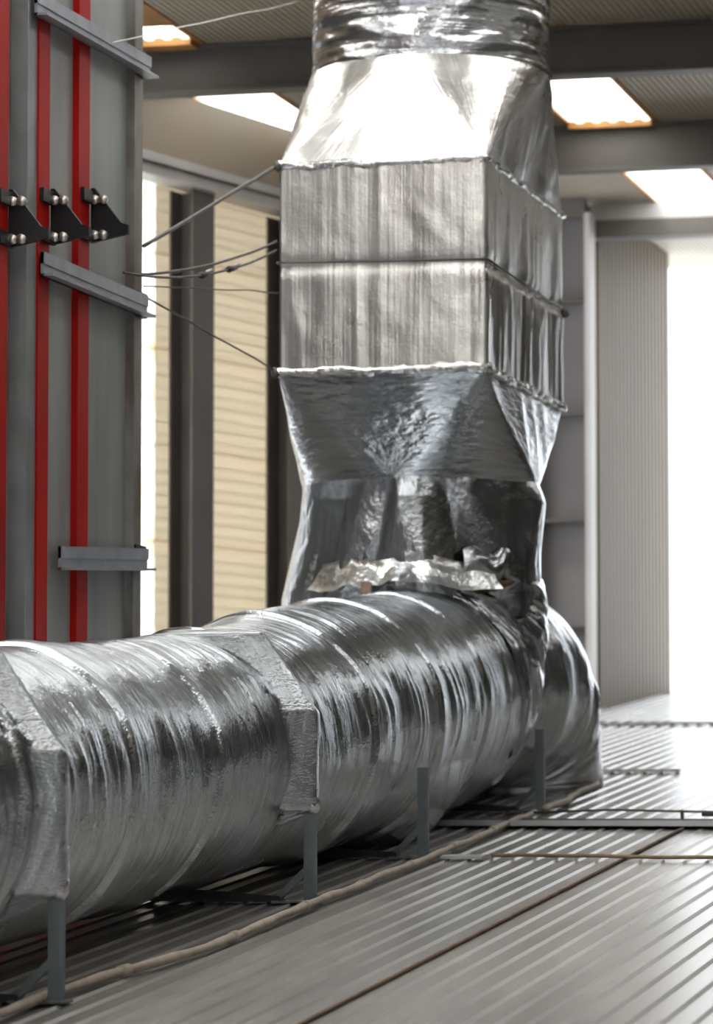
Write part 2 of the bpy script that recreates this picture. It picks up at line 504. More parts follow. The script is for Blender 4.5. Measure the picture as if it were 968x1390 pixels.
wall_r = structure(empty('wall_right', (-4.8, 27.5, .7)), 'beige ribbed wall seen through the doorway')
x_at = lambda y: -4.83 + (y - 26.35) * (.10 / 2.45)
nrib = 20
ystep = (28.8 - 26.35) / nrib
for p0 in range(0, nrib, 5):
    m = MB()
    for k in range(p0, p0 + 5):
        y = 26.35 + k * ystep
        m.hexa([(x_at(y) - .08, y, .55), (x_at(y), y, .55), (x_at(y), y + ystep * .8, .55), (x_at(y) - .08, y + ystep * .8, .55),
                (x_at(y) - .08, y, 4.3), (x_at(y), y, 4.3), (x_at(y), y + ystep * .8, 4.3), (x_at(y) - .08, y + ystep * .8, 4.3)])
        y1 = y + ystep * .8
        m.hexa([(x_at(y) - .08, y1, .55), (x_at(y) - .012, y1, .55), (x_at(y) - .012, y + ystep, .55), (x_at(y) - .08, y + ystep, .55),
                (x_at(y) - .08, y1, 4.3), (x_at(y) - .012, y1, 4.3), (x_at(y) - .012, y + ystep, 4.3), (x_at(y) - .08, y + ystep, 4.3)])
    m.build('wall_sheet', M['beige'], wall_r)
pr = structure(MB().box(-2.1, -2.0, 26.3, 29.6, .5, CEIL - .02).build('wall_added_shade', M['grey']), 'unseen grey wall added right of the doorway to shade the beige wall')  # added out of view to keep daylight off the beige wall
# hall side and far-left walls outside the picture
wl2 = structure(MB().box(-8.3, -8.2, -4, 20.2, -1.5, CEIL).build('wall_far_left', M['hall']), 'grey side wall of the hall')
wr3 = structure(MB().box(6.0, 6.1, -4, 26.3, -1.5, CEIL).build('wall_side_right', M['hall']), 'grey side wall of the hall')

wr4 = structure(MB().box(-8.3, 6.1, -4.1, -4, -1.8, CEIL).build('wall_front', M['hall']), 'grey wall behind the camera')
# ================================================================== DUCTS
AX = -3.90                       # axis of the long duct
YB = 16.58; RB = 0.57            # where the long duct starts to bend upward, bend radius
a0 = math.atan(S)
def axis_z(y): return roof_z(y) + .53
rad_y = lambda y: np.interp(y, [9, 11, 12.3, 13.5, 14.3, 15, 16, 16.6], [.45, .447, .437, .448, .478, .482, .492, .505])
dz_y = lambda y: np.interp(y, [9, 11, 12.3, 13.5, 14.3, 15, 16], [0, 0, -.022, -.028, -.018, -.005, 0])
POSTS = [(10.17, .12, -.27), (12.94, .29, -.045), (14.68, .16, .085), (17.02, .30, .27)]   # y, top of foil boot, bottom of boot
PX = -3.40

seams = [8.7, 9.35, 10.02, 11.06, 12.02, 13.08, 14.02, 15.1, 15.95, 16.62]
def seam_wob(k, T):
    if k == len(seams) - 1: return T * 0
    return .03 * vnoise(np.stack([np.cos(T) * 2 + k * 7, np.sin(T) * 2, T * 0], 1)) + .05 * np.sin(T)
def duct_surface(Y, T):
    """long duct: Y axial position, T angle (0 = +X side, 90 = top); returns displaced points"""
    n = Y.size
    r = rad_y(Y)
    q = np.stack([Y * 2.2, np.cos(T) * 1.3, np.sin(T) * 1.3], 1)
    r = r + .011 * fbm(q, 3)
    # long hoop wrinkles, strongest on the side and fading with height
    q2 = np.stack([Y * 15 + .9 * np.sin(T * 1.5), np.cos(T) * .9, np.sin(T) * .9], 1)
    r = r + .0032 * ridge(q2)
    q3 = np.stack([Y * 34, np.cos(T) * 1.6 + 5, np.sin(T) * 1.6], 1)
    r = r + .0016 * ridge(q3)
    # overlap seams of the foil wraps: a soft swelling, then a narrow trough
    for k in range(1, len(seams) - 1):
        d = Y - seams[k] - seam_wob(k, T)
        amt = .55 + .6 * vnoise(np.stack([np.cos(T) * 1.5 + k * 5, np.sin(T) * 1.5, T * 0 + 70], 1))
        r = r + amt * (.020 / (1 + np.exp(-np.clip(d / .004, -30, 30))) * np.exp(-np.maximum(d, 0) / .08) - .016 * np.exp(-((d + .012) / .018) ** 2))
    # insulation sags on to the roof below the bend
    sag = np.exp(-((Y - 15.5) / .36) ** 2) * np.clip(-np.sin(T) - .4, 0, 1) * .22
    r = r + sag
    x = AX + r * np.cos(T)
    zc = axis_z(Y) + dz_y(Y)
    z = zc + r * np.sin(T)
    # foil pulled over the support posts: tent-like boots
    for (yp, zt, zb) in POSTS[:2]:
        face = PX + .026 + .004 * vnoise(np.stack([z * 9, Y * 9, Y * 0 + yp], 1))
        dy = Y - yp
        up_ = np.maximum(0, z - zt)
        tent = face - np.where(dy < 0, 1.5, 2.2) * np.maximum(0, np.abs(dy) - .022) - up_ * .7 - np.maximum(0, zb - z) * 2.2
        front = np.cos(T) > 0
        for (sl, ln, hh) in ((.55, .42, .030), (1.25, .22, .022), (.2, .30, .014)):     # stretch creases fanning up from the boot
            c_ = up_ - sl * np.maximum(0, -dy)
            x = x + front * hh * (.8 if yp < 11 else .4) * np.exp(-(c_ / .020) ** 2) * np.clip(1 + dy / ln, 0, 1) * (dy < .01) * (z > zt - .02)
        x = np.where(front, np.maximum(x, tent), x)
    return np.stack([x, Y, z], 1)

hd = tag(empty('long_duct', (AX, 13.0, roof_z(13.0))), 'long horizontal round duct wrapped in crinkled silver foil lying over the ribbed roof', 'duct')
NT = 260
Tg = np.linspace(0, 2 * math.pi, NT, endpoint=False)
for k in range(len(seams) - 1):
    y0, y1 = seams[k], seams[k + 1]
    nu = int((y1 - y0) / .0095) + 2
    U = np.linspace(0, 1, nu)
    # the seam is a wavering, slightly skewed line around the duct
    wob0, wob1 = seam_wob(k, Tg), seam_wob(k + 1, Tg)
    YY = (y0 + wob0)[None, :] * (1 - U)[:, None] + (y1 + wob1)[None, :] * U[:, None]
    TT = np.repeat(Tg[None, :], nu, 0)
    P = duct_surface(YY.ravel(), TT.ravel()).reshape(nu, NT, 3)
    uv = np.stack([np.repeat((y0 + U * (y1 - y0))[:, None], NT + 1, 1), np.repeat((np.linspace(0, 2 * math.pi, NT + 1) * .46)[None, :], nu, 0) + k * 3.7], -1)
    grid_mesh('foil_wrap', P, uv, M['foil_duct'], hd, closed=True)

# bend up into the box
zb0 = axis_z(YB)
cy, cz = YB - RB * math.sin(a0), zb0 + RB * math.cos(a0)
na = 150
A = np.linspace(-math.pi / 2 + a0, 0, na)          # angle about the bend centre
TT = np.repeat(Tg[None, :], na, 0); AA = np.repeat(A[:, None], NT, 1)
f = (AA - A[0]) / (A[-1] - A[0])
rr = .50 + f * .035 + .02 * np.sin(f * math.pi)
q = np.stack([AA * 2.5, np.cos(TT) * 1.6, np.sin(TT) * 1.6], -1).reshape(-1, 3)
rr = rr + (.020 * fbm(q + 3, 3) + .012 * ridge(q * 2.1 + 9) + .006 * ridge(np.stack([AA.ravel() * 14, np.cos(TT.ravel()) * 1.2, np.sin(TT.ravel()) * 1.2], 1))).reshape(na, NT)
# radial outward (away from bend centre) is "down/back", lateral is X
rad = np.stack([0 * AA, np.cos(AA), np.sin(AA)], -1)
lat = np.array([1.0, 0, 0])
cen = np.stack([AX - .05 * f, cy + RB * np.cos(AA), cz + RB * np.sin(AA)], -1)
P = cen + lat * (rr * np.cos(TT))[..., None] - rad * (np.minimum(rr, 9) * np.sin(TT))[..., None]
uv = np.stack([np.repeat((A * .8)[:, None], NT + 1, 1), np.repeat((np.linspace(0, 2 * math.pi, NT + 1) * .5)[None, :], na, 0)], -1)
grid_mesh('bend', P, uv, M['foil_smooth'], hd, closed=True)

# stub behind the bend that drops through the roof
YD, ZD = 18.20, axis_z(18.2) + .0
RD, RBD = .482, .50
path = [(y, axis_z(y), 0.0) for y in np.linspace(16.9, YD, 40)]
for t in np.linspace(0, math.pi / 2, 60)[1:]:
    path.append((YD + RBD * math.sin(t), ZD - RBD + RBD * math.cos(t), t))
for z in np.linspace(ZD - RBD, roof_z(18.7) - .04, 14)[1:]:
    path.append((YD + RBD, z, math.pi / 2))
path = np.array(path)
nd = len(path)
TT = np.repeat(Tg[None, :], nd, 0); tt = np.repeat(path[:, 2:3], NT, 1)
sarc = np.concatenate([[0], np.cumsum(np.hypot(np.diff(path[:, 0]), np.diff(path[:, 1])))])
ss = np.repeat(sarc[:, None], NT, 1)
rr = np.interp(ss, [0, .70, .95, 9], [.36, .40, RD, RD]) + (.012 * fbm(np.stack([ss * 2, np.cos(TT) * 1.4 + 30, np.sin(TT) * 1.4], -1).reshape(-1, 3), 3)
           + .010 * ridge(np.stack([ss * 8 + 1.5 * np.sin(TT), np.cos(TT) * 1.2 + 60, np.sin(TT) * 1.2], -1).reshape(-1, 3))
           + .004 * ridge(np.stack([ss * 22, np.cos(TT) * 2 + 60, np.sin(TT) * 2], -1).reshape(-1, 3))).reshape(nd, NT)
up = np.stack([0 * tt, np.sin(tt), np.cos(tt)], -1)
cen = np.stack([0 * tt + AX - .01, np.repeat(path[:, 0:1], NT, 1), np.repeat(path[:, 1:2], NT, 1)], -1)
P = cen + lat * (rr * np.cos(TT))[..., None] + up * (rr * np.sin(TT))[..., None]
uv = np.stack([np.repeat(sarc[:, None], NT + 1, 1), np.repeat((np.linspace(0, 2 * math.pi, NT + 1) * .47)[None, :], nd, 0)], -1)
grid_mesh('drop_elbow', P, uv, M['foil_duct'], hd, closed=True)

# ---- upright duct: round pipe, tapered transition, box, lower transition and neck
vd = tag(empty('upright_duct', (-3.93, 17.07, 1.0)), 'tall upright duct with a foil-wrapped square box between round pipe ends', 'duct')
BX0, BX1, BY0, BY1, BZ0, BZ1 = -4.40, -3.472, 16.2, 17.95, 1.855, 2.775
PCX, PCY, PR = -3.914, 17.07, .545

def square_to_round(na=44, ns=50):
    """square-to-round duct fitting: four flat triangles and four corner cones"""
    pts, ang = [], []
    cs = [(0, 0), (1, 0), (1, 1), (0, 1)]
    for i in range(4):
        a, b = cs[i], cs[(i + 1) % 4]
        for k in range(na):                       # cone round corner i
            pts.append(a); ang.append(math.radians(-180 + 90 * i + 90 * k / na))
        for k in range(ns):                       # flat triangle on side i
            t = k / ns
            pts.append((a[0] + (b[0] - a[0]) * t, a[1] + (b[1] - a[1]) * t)); ang.append(math.radians(-90 + 90 * i))
    return np.array(pts, float), np.array(ang)
def rect_ring(n):
    """n points per side, counter-clockwise from (x0,y0): returns unit-rect points and matching circle angles"""
    pts, ang = [], []
    cs = [(0, 0), (1, 0), (1, 1), (0, 1)]
    ca = [-135, -45, 45, 135]
    for i in range(4):
        a, b = cs[i], cs[(i + 1) % 4]
        for k in range(n):
            t = k / n
            pts.append((a[0] + (b[0] - a[0]) * t, a[1] + (b[1] - a[1]) * t))
            ang.append(math.radians(ca[i] + 90 * t))
    return np.array(pts), np.array(ang)
def ring_uv(P, vert_streak=True):
    """UV in metres; first coord across streaks"""
    nu, nv = P.shape[:2]
    mid = P[nu // 2]
    d = np.linalg.norm(np.roll(mid, -1, 0) - mid, axis=1)
    per = np.concatenate([[0], np.cumsum(d)])
    hgt = np.concatenate([[0], np.cumsum(np.linalg.norm(np.diff(P[:, 0], axis=0), axis=1))])
    H = np.repeat(hgt[:, None], nv + 1, 1); Q = np.repeat(per[None, :], nu, 0)
    return np.stack([Q, H], -1) if vert_streak else np.stack([H, Q], -1)

# upper round pipe through the ceiling
npz_ = 90
Zs = np.linspace(3.30, CEIL + .25, npz_)
TT = np.repeat(Tg[None, :], npz_, 0); ZZ = np.repeat(Zs[:, None], NT, 1)
rr = PR + (.006 * ridge(np.stack([ZZ * 14 + .8 * np.sin(3 * TT), np.cos(TT) * 1.2, np.sin(TT) * 1.2], -1).reshape(-1, 3)).reshape(npz_, NT)
           + .004 * ridge(np.stack([ZZ * 30, np.cos(TT) * 2.4, np.sin(TT) * 2.4], -1).reshape(-1, 3)).reshape(npz_, NT)
           + .006 * fbm(np.stack([ZZ * 5, np.cos(TT) * 3, np.sin(TT) * 3], -1).reshape(-1, 3), 3).reshape(npz_, NT))
rr = rr + .008 * np.exp(-((ZZ - 3.315) / .02) ** 2)
P = np.stack([PCX + rr * np.cos(TT), PCY + rr * np.sin(TT), ZZ], -1)
grid_mesh('upper_pipe', P, ring_uv(P, False), M['foil_pipe'], vd, closed=True)

def transition(name, z_rect, z_round, cx, cy_, r, mat, nz, noise, seed, vert=True, bow=0.0):
    pts, ang = square_to_round()
    nv = len(ang)
    R0 = np.stack([BX0 + (BX1 - BX0) * pts[:, 0], BY0 + (BY1 - BY0) * pts[:, 1]], -1)
    C0 = np.stack([cx + r * np.cos(ang), cy_ + r * np.sin(ang)], -1)
    t = np.linspace(0, 1, nz)
    XY = R0[None] * (1 - t)[:, None, None] + C0[None] * t[:, None, None]
    Z = z_rect + (z_round - z_rect) * t
    P = np.concatenate([XY, np.repeat(Z[:, None, None], nv, 1)], -1)
    ctr = np.array([cx, cy_])
    P[..., 0] += 1e-5 * np.arange(nv)[None, :] / nv
    out = P[..., :2] - ctr
    out /= np.linalg.norm(out, axis=-1, keepdims=True)
    d = noise(P.reshape(-1, 3)).reshape(nz, nv) * np.minimum(1, np.minimum(t * 8 + .15, (1 - t) * 8 + .25))[:, None]
    d = d + bow * np.sin(t * math.pi)[:, None]
    P[..., :2] += out * d[..., None]
    if z_round < z_rect: P = P[::-1].copy()
    return grid_mesh(name, P, ring_uv(P, vert), mat, vd, closed=True)
transition('upper_transition', BZ1, 3.315, PCX, PCY, PR + .006, M['foil_box'], 70,
           lambda p: .009 * fbm(p * 3.2 + 4, 3) + .004 * ridge(p * np.array([9, 9, 2])), 1)

# box with softly quilted faces
pts, ang = rect_ring(90)
nzb = 110
t = np.linspace(0, 1, nzb)
R0 = np.stack([BX0 + (BX1 - BX0) * pts[:, 0], BY0 + (BY1 - BY0) * pts[:, 1]], -1)
P = np.concatenate([np.repeat(R0[None], nzb, 0), np.repeat((BZ0 + (BZ1 - BZ0) * t)[:, None, None], len(ang), 1)], -1)
nrm = np.where((np.arange(len(ang)) // 90 % 2 == 0)[:, None], np.array([[0, -1.0]]), np.array([[1.0, 0]]))
nrm[180:] *= -1
p3 = P.reshape(-1, 3)
d = (.007 * fbm(p3 * 2.6 + 8, 3) + .0035 * ridge(p3 * np.array([11, 11, 1.6]))).reshape(nzb, -1)
wire_dip = np.exp(-((P[..., 2] - 2.325) / .03) ** 2)
side = (np.arange(len(ang)) // 90 == 1)[None, :]
pleat = ridge(np.stack([p3[:, 1] * 13, p3[:, 2] * 2.0 + 3, 0 * p3[:, 0]], 1)).reshape(nzb, -1)
d = d - .012 * wire_dip + np.where(side, .014 * pleat * np.exp(-np.maximum(0, 2.325 - P[..., 2]) / .35) * (P[..., 2] < 2.34), 0)
P[..., :2] += nrm[None] * d[..., None]
grid_mesh('box', P, ring_uv(P, True), M['foil_box'], vd, closed=True)

# rolled foil flanges at the top and bottom of the box
def flange_bead(z, r, seed, lump):
    out = []
    cs = [(BX0, BY0), (BX1, BY0), (BX1, BY1), (BX0, BY1)]
    for i in range(4):
        a, b = np.array(cs[i]), np.array(cs[(i + 1) % 4])
        n = 46
        for k in range(n):
            p = a + (b - a) * k / n
            out.append((p[0], p[1], z))
    out = np.array(out); n = len(out); m = 10
    nx = np.roll(out, -1, 0) - np.roll(out, 1, 0); nx /= np.linalg.norm(nx, axis=1, keepdims=True)
    o2 = np.stack([nx[:, 1], -nx[:, 0], 0 * nx[:, 0]], 1)
    P = np.zeros((n + 1, m, 3))
    for j in range(m):
        a = 2 * math.pi * j / m
        rr = r * (1 + lump * fbm(np.stack([out[:, 0] * 16 + seed, out[:, 1] * 16, 0 * out[:, 0] + 2.2 * j], 1), 3))
        P[:n, j] = out + o2 * (rr * math.cos(a))[:, None] + np.array([0, 0, 1]) * (rr * math.sin(a))[:, None]
    P[:n, :, 2] += (.007 * vnoise(np.stack([out[:, 0] * 7 + seed, out[:, 1] * 7, 0 * out[:, 0]], 1)))[:, None]
    P[n] = P[0]
    L = np.concatenate([[0], np.cumsum(np.linalg.norm(np.diff(P[:, 0], axis=0), axis=1))])
    uv = np.stack([np.repeat(L[:, None], m + 1, 1), np.repeat((np.arange(m + 1) * .012)[None], n + 1, 0)], -1)
    return grid_mesh('flange_roll', P, uv, M['tape'], vd, closed=True)
flange_bead(BZ1, .017, 3, .55)
flange_bead(BZ0, .021, 11, .6)
# small lumps of taped foil at the far right corner of each flange
# tie wire round the box and the knots where wires are hooked
m = MB()
e = .012
ring = [(BX0 - e, BY0 - e, 2.345), (-3.93, BY0 - e, 2.335), (BX1 + e, BY0 - e, 2.33), (BX1 + e, 17.0, 2.322), (BX1 + e, BY1 + e, 2.318), (-3.9, BY1 + e, 2.33), (BX0 - e, BY1 + e, 2.34), (BX0 - e, BY0 - e, 2.345)]
m.tube(ring, .0045, 6, False)
m.build('tie_wire', M['wire'], vd)
for (x, y, z) in ((BX0 - .01, BY0 - .01, BZ1), (BX0 - .02, BY0 - .01, BZ0 + .002), (BX1 + .012, BY1, 2.31)):
    MB().tube([(x, y, z - .025), (x + .004, y, z - .012), (x, y - .004, z + .008), (x, y, z + .022)], [.008, .018, .016, .007], 8).build('wire_knot', M['wire'], vd)

# lower transition and neck (crumpled, unfinished foil)
NCX, NCY, NR_ = -3.962, 17.05, .54
transition('lower_transition', BZ0, 1.41, NCX, NCY, NR_, M['foil_smooth'], 70,
           lambda p: .011 * fbm(p * 2.6 + 14, 2) + .006 * ridge(p * np.array([4, 4, 2.4]) + 3), 2, False)
nn = 100
Zs = np.linspace(.80, 1.43, nn)
pts, ang = rect_ring(75)
TT = np.repeat(ang[None, :], nn, 0); ZZ = np.repeat(Zs[:, None], len(ang), 1)
q = np.stack([np.cos(TT) * 2.6, np.sin(TT) * 2.6, ZZ * 1.5], -1).reshape(-1, 3)
fa = np.radians([-185, -150, -124, -112, -97, -90, -76, -60, -47, -30, -8, 30, 80, 130, 175])
f0 = np.array([.0, .035, -.035, -.005, -.02, .03, .012, -.03, .018, -.012, .03, 0, 0, 0, 0])
f1 = np.array([.03, .02, .0, .03, -.03, -.005, .03, .0, -.03, .03, .0, 0, 0, 0, .03])
tw = np.clip((1.40 - ZZ) / .55, 0, 1)
TL = TT + .25 * (tw - .5) * np.sin(TT * 3 + 1)
fac = np.interp(TL, fa, f0) * (1 - tw) + np.interp(TL, fa, f1) * tw
rr = NR_ + (1.25 * fac + (.010 * fbm(q + 2, 2) + .009 * ridge(np.stack([np.cos(TT) * 1.5, np.sin(TT) * 1.5, ZZ * 4.5], -1).reshape(-1, 3))).reshape(nn, -1)) * np.clip((1.43 - ZZ) / .10, .03, 1)
leftness = np.clip(-np.cos(TT), 0, 1)
rr = rr + leftness * .05 * np.clip((1.25 - ZZ) / .35, 0, 1)
P = np.stack([NCX + rr * np.cos(TT), NCY + rr * np.sin(TT), ZZ], -1)
grid_mesh('neck', P, ring_uv(P, True), M['foil_smooth'], vd, closed=True)
# crease band round the top of the neck
# torn bright skirt where the neck meets the bend, at the front
ns, nt_ = 120, 18
th = np.linspace(math.radians(-128), math.radians(-44), ns)
P = np.zeros((nt_, ns, 3))
for i in range(nt_):
    s_ = i / (nt_ - 1)
    edge = .06 * fbm(np.stack([th * 4, th * 0 + .5, th * 0], 1), 3)
    r_ = NR_ + .012 + (.015 + .10 * (s_ ** 1.5)) * (1 + .25 * vnoise(np.stack([th * 6, th * 0 + s_ * 1.3, th * 0 + 4], 1)))
    z_ = 1.06 - .115 * s_ * (1 + 1.2 * edge * 4) + .03 * vnoise(np.stack([th * 3, th * 0, th * 0 + 9], 1)) + .05 * np.cos(th + math.pi / 2) - .04
    r_ = r_ + .006 * fbm(np.stack([th * 10, th * 0 + s_ * 4, th * 0], 1), 2)
    P[i] = np.stack([NCX + r_ * np.cos(th), NCY + r_ * np.sin(th), z_], 1)
uv = np.stack([np.repeat((th * .55)[None], nt_, 0), np.repeat((np.arange(nt_) * .01)[:, None], ns, 1)], -1)
sk = grid_mesh('torn_skirt', P, uv, M['tape'], vd)
# curled flap at the neck's right front; dark tube paints shade in its gap
def neck_pt(a, r, z): return (NCX + r * math.cos(a), NCY + r * math.sin(a), z)
P = np.zeros((24, 22, 3))
for i in range(24):
    a = math.radians(-57 + 27 * i / 23)
    for j in range(22):
        s_ = j / 21
        bulge = .05 * math.sin(s_ * math.pi) ** .7 * math.sin(math.pi * min(1, .15 + i / 23 * .8))
        P[i, j] = neck_pt(a, NR_ + .015 + bulge, 1.09 - .15 * s_ + .02 * math.sin(i * .4))
P += .004 * fbm(P.reshape(-1, 3) * 9, 2).reshape(24, 22, 1)
uv = np.stack(np.meshgrid(np.arange(24) * .011, np.arange(22) * .011, indexing='ij'), -1)
grid_mesh('foil_flap', P, uv, M['foil_smooth'], vd)
m = MB(); m.tube([neck_pt(math.radians(a), NR_ + .03, z) for a, z in ((-58, .915), (-50, .92), (-42, .93), (-30, .955))], [.008, .022, .024, .008], 8)
m.build('torn_gap', M['torn'], vd)
MB().obox((-4.075, 16.385, .905), (-4.03, 16.385, .905), .012, .07).build('brown_tape', M['tag'], vd)

# ================================================================== SUPPORT STANDS
labels = ['grey post stand at the near end of the long duct, furthest left', 'grey post stand under the long duct, second from the left, with its foot rail showing',
          'grey post stand under the long duct below the upright box', 'grey post stand at the far end of the long duct beside the drop elbow']
for i, (yp, zt, zb) in enumerate(POSTS):
    zr = roof_z(yp) + .0075
    st = tag(empty('duct_stand', (PX, yp, zr)), labels[i], 'stand', 'post stands carrying the long duct')
    for x in (PX, 2 * AX - PX - .06):
        m = MB()
        top = max(zb, zt - .05) if i < 3 else .30
        m.prism([(x - .02, yp - .02), (x + .014, yp - .02), (x + .02, yp - .014), (x + .02, yp + .014), (x + .014, yp + .02), (x - .014, yp + .02), (x - .02, yp + .014)], 2, zr + .003, top)
        m.build('post', M['post'], st)
    m = MB()
    x1 = 2 * AX - PX - .06
    m.prism([(x1 - .05, zr + .002), (PX - .1, zr + .002), (PX - .1, zr + .012), (x1 - .05, zr + .012)], 1, yp - .045, yp + .03)
    m.prism([(x1 + .5, zr + .012), (PX - .1, zr + .012), (PX - .1, zr + .022), (x1 + .5, zr + .055)], 1, yp - .045, yp - .04)
    m.build('foot_rail', M['foot'], st)
    MB().box(PX - .13, PX + .035, yp - .05, yp + .04, zr, zr + .006).build('base_plate', M['post'], st)
    MB().obox((PX - .012, yp - .005, zr + .115), (PX - .115, yp - .005, zr + .015), .022, .022, (0, 1, 0)).build('brace', M['post'], st)
    if i < 2:   # folded foil collar where the post leaves the wrap
        c_ = MB(); c_.tube([(PX, yp, zb - .012), (PX + .002, yp - .002, zb + .0), (PX, yp, zb + .02), (PX - .01, yp, zb + .05)], [.024, .032, .034, .03], 10)
        c_.build('foil_collar', M['tape'], hd)

# ================================================================== THINGS LYING ON THE ROOF
def roof_pts(xy, lift, n_per=10, amp=.006, seed=0):
    out = []
    for (a, b) in zip(xy[:-1], xy[1:]):
        for k in range(n_per):
            t = k / n_per
            x = a[0] + (b[0] - a[0]) * t; y = a[1] + (b[1] - a[1]) * t
            w = vnoise(np.array([[y * 3, x * 3, seed], [y * 3, x * 3, seed + 30]])) * amp
            out.append((x + w[0], y, roof_z(y) + lift + abs(w[1]) * .5))
    x, y = xy[-1]; out.append((x, y, roof_z(y) + lift))
    return out
h = tag(empty('pale_hose', (-3.45, 13, roof_z(13))), 'lumpy pale hose lying along the roof in front of the post stands', 'hose')
path = roof_pts([(-3.40, 8.6), (-3.435, 10.2), (-3.33, 11.4), (-3.345, 12.6), (-3.335, 13.6), (-3.34, 14.6), (-3.36, 15.6), (-3.37, 16.75)], .0235, 9, .012, 2)
MB().tube(path, [.014 + .002 * math.sin(i * 1.7) for i in range(len(path))], 9).build('hose', M['cord'], h)
for k in range(6, len(path) - 2, 7):
    MB().tube([path[k], tuple((np.array(path[k]) * .6 + np.array(path[k + 1]) * .4))], .0185, 9).build('joint', M['cord'], h)
path = roof_pts([(-3.36, 16.95), (-3.36, 17.5), (-3.40, 18.0), (-3.42, 18.55)], .0235, 8, .012, 5)
o = MB().tube(path, .015, 9).build('short_hose', M['cord'])
tag(o, 'short curved piece of pale hose ending at the foot of the drop elbow', 'hose')
# long metal tray across the roof
tr = tag(empty('cable_tray', (-2.6, 16.25, roof_z(16.25))), 'long shallow grey metal channel laid across the roof ribs behind the post stands', 'channel')
zt = roof_z(16.25) + .0075
MB().box(-4.6, 1.5, 16.12, 16.36, zt, zt + .006).build('tray_base', M['strip'], tr)
MB().box(-4.6, 1.5, 16.115, 16.122, zt, zt + .024).build('tray_side', M['strip'], tr)
MB().box(-4.6, 1.5, 16.358, 16.366, zt, zt + .03).build('tray_side', M['beam'], tr)
# thin conductor rod on stands
rodt = tag(empty('conductor_rod', (-2.9, 16.55, roof_z(16.55))), 'thin dark rod raised on clips just beyond the metal channel', 'rod')
zr_ = roof_z(16.62) + .035
MB().tube([(-3.36, 16.62, zr_), (-3.0, 16.63, zr_ + .012), (-2.62, 16.62, zr_ + .004), (-2.2, 16.62, zr_ + .002), (-1.0, 16.62, zr_ + .004), (1.2, 16.62, zr_)], .0055, 8).build('rod', M['rod'], rodt)
for x in (-2.69, -1.5, -.3):
    MB().box(x - .006, x + .006, 16.605, 16.635, roof_z(16.62) + .0075, zr_ + .012).build('clip', M['rod'], rodt)
MB().tube([(-2.60, 16.6, zr_ - .004), (-2.3, 16.6, zr_ - .006), (-1.9, 16.6, zr_ - .004)], .013, 8).build('clamp_sleeve', M['rod'], rodt)
# brown cable and small aluminium strip
p = roof_pts([(-3.13, 14.7), (-2.9, 14.71), (-2.6, 14.64), (-2.2, 14.66), (-1.6, 14.66), (-.5, 14.7)], .0155, 8, .01, 8)
tag(MB().tube(p, .0075, 8).build('brown_cable', M['cable']), 'thin brown cable running across the roof ribs from a short white strip', 'cable')
z_ = roof_z(14.65) + .0072
tag(MB().prism([(14.6, z_), (14.69, z_ + .004), (14.69, z_ + .016), (14.6, z_ + .010)], 0, -3.33, -3.15).build('metal_strip', M['strip']), 'short flat pale metal strip on the roof at the end of the brown cable', 'strip')
z_ = roof_z(19.68) + .0072
tag(MB().box(-3.62, -3.2, 19.62, 19.72, z_, z_ + .016).build('metal_strip', M['strip']), 'short pale metal strip on the roof right of the drop elbow', 'strip')
z_ = roof_z(24.2) + .0072
tag(MB().box(-4.6, -1.0, 24.15, 24.24, z_, z_ + .018).build('metal_strip', M['strip']), 'long pale strip across the far part of the roof before the doorway', 'strip')

# ================================================================== STEEL FRAME WITH RED BARS ON THE LEFT
TX = -4.62
fr = tag(empty('steel_frame', (TX - .2, 13.9, roof_z(13.9))), 'tall galvanised sheet frame with red vertical bars and black brackets at the left edge', 'frame')
zb_, ztp = roof_z(13.0) + .02, CEIL - .03
for (y0, y1) in ((12.3, 13.09), (13.17, 13.33), (13.49, 13.52), (13.64, 14.0), (14.128, 14.70)):
    MB().box(TX - .035, TX - .015 - (.06 if y0 == 13.17 else 0), y0, y1, zb_, ztp).build('sheet', M['zinc'] if y0 != 13.17 else M['edge'], fr)
MB().box(TX - .4, TX - .12, 12.3, 14.8, zb_, ztp).build('core', M['zinc_d'], fr)
for (y0, y1) in ((13.04, 13.17), (13.515, 13.643), (13.995, 14.13)):
    MB().box(TX - .10, TX + .012, y0, y1, zb_, ztp).build('red_bar', M['red'], fr)
# perforated angle upright
up_ = MB().prism([(TX - .05, 13.33), (TX + .03, 13.33), (TX + .03, 13.345), (TX + .004, 13.345), (TX + .004, 13.52), (TX - .05, 13.52)], 2, zb_, ztp).build('upright', M['zinc_d'], fr)
for z in np.arange(.75, 3.4, .155):
    for y in (13.385,):
        MB().tube([(TX + .002, y, z), (TX + .010, y, z)], .008, 8).build('bolt', M['void'] if int(z * 100) % 3 else M['bolt'], up_)  # dark discs paint the shade inside open holes, the zinc ones are bolts
for z in (.72, 1.3, 1.72, 2.75, 3.1):
    MB().tube([(TX - .06, 13.27, z), (TX - .03, 13.27, z)], .018, 8).build('bolt', M['bolt'], fr)
er = MB().prism([(TX - .05, 14.69), (TX + .02, 14.69), (TX + .02, 14.705), (TX + .004, 14.72), (TX + .004, 14.85), (TX - .05, 14.85)], 2, zb_, ztp).build('edge_rail', M['edge'], fr)
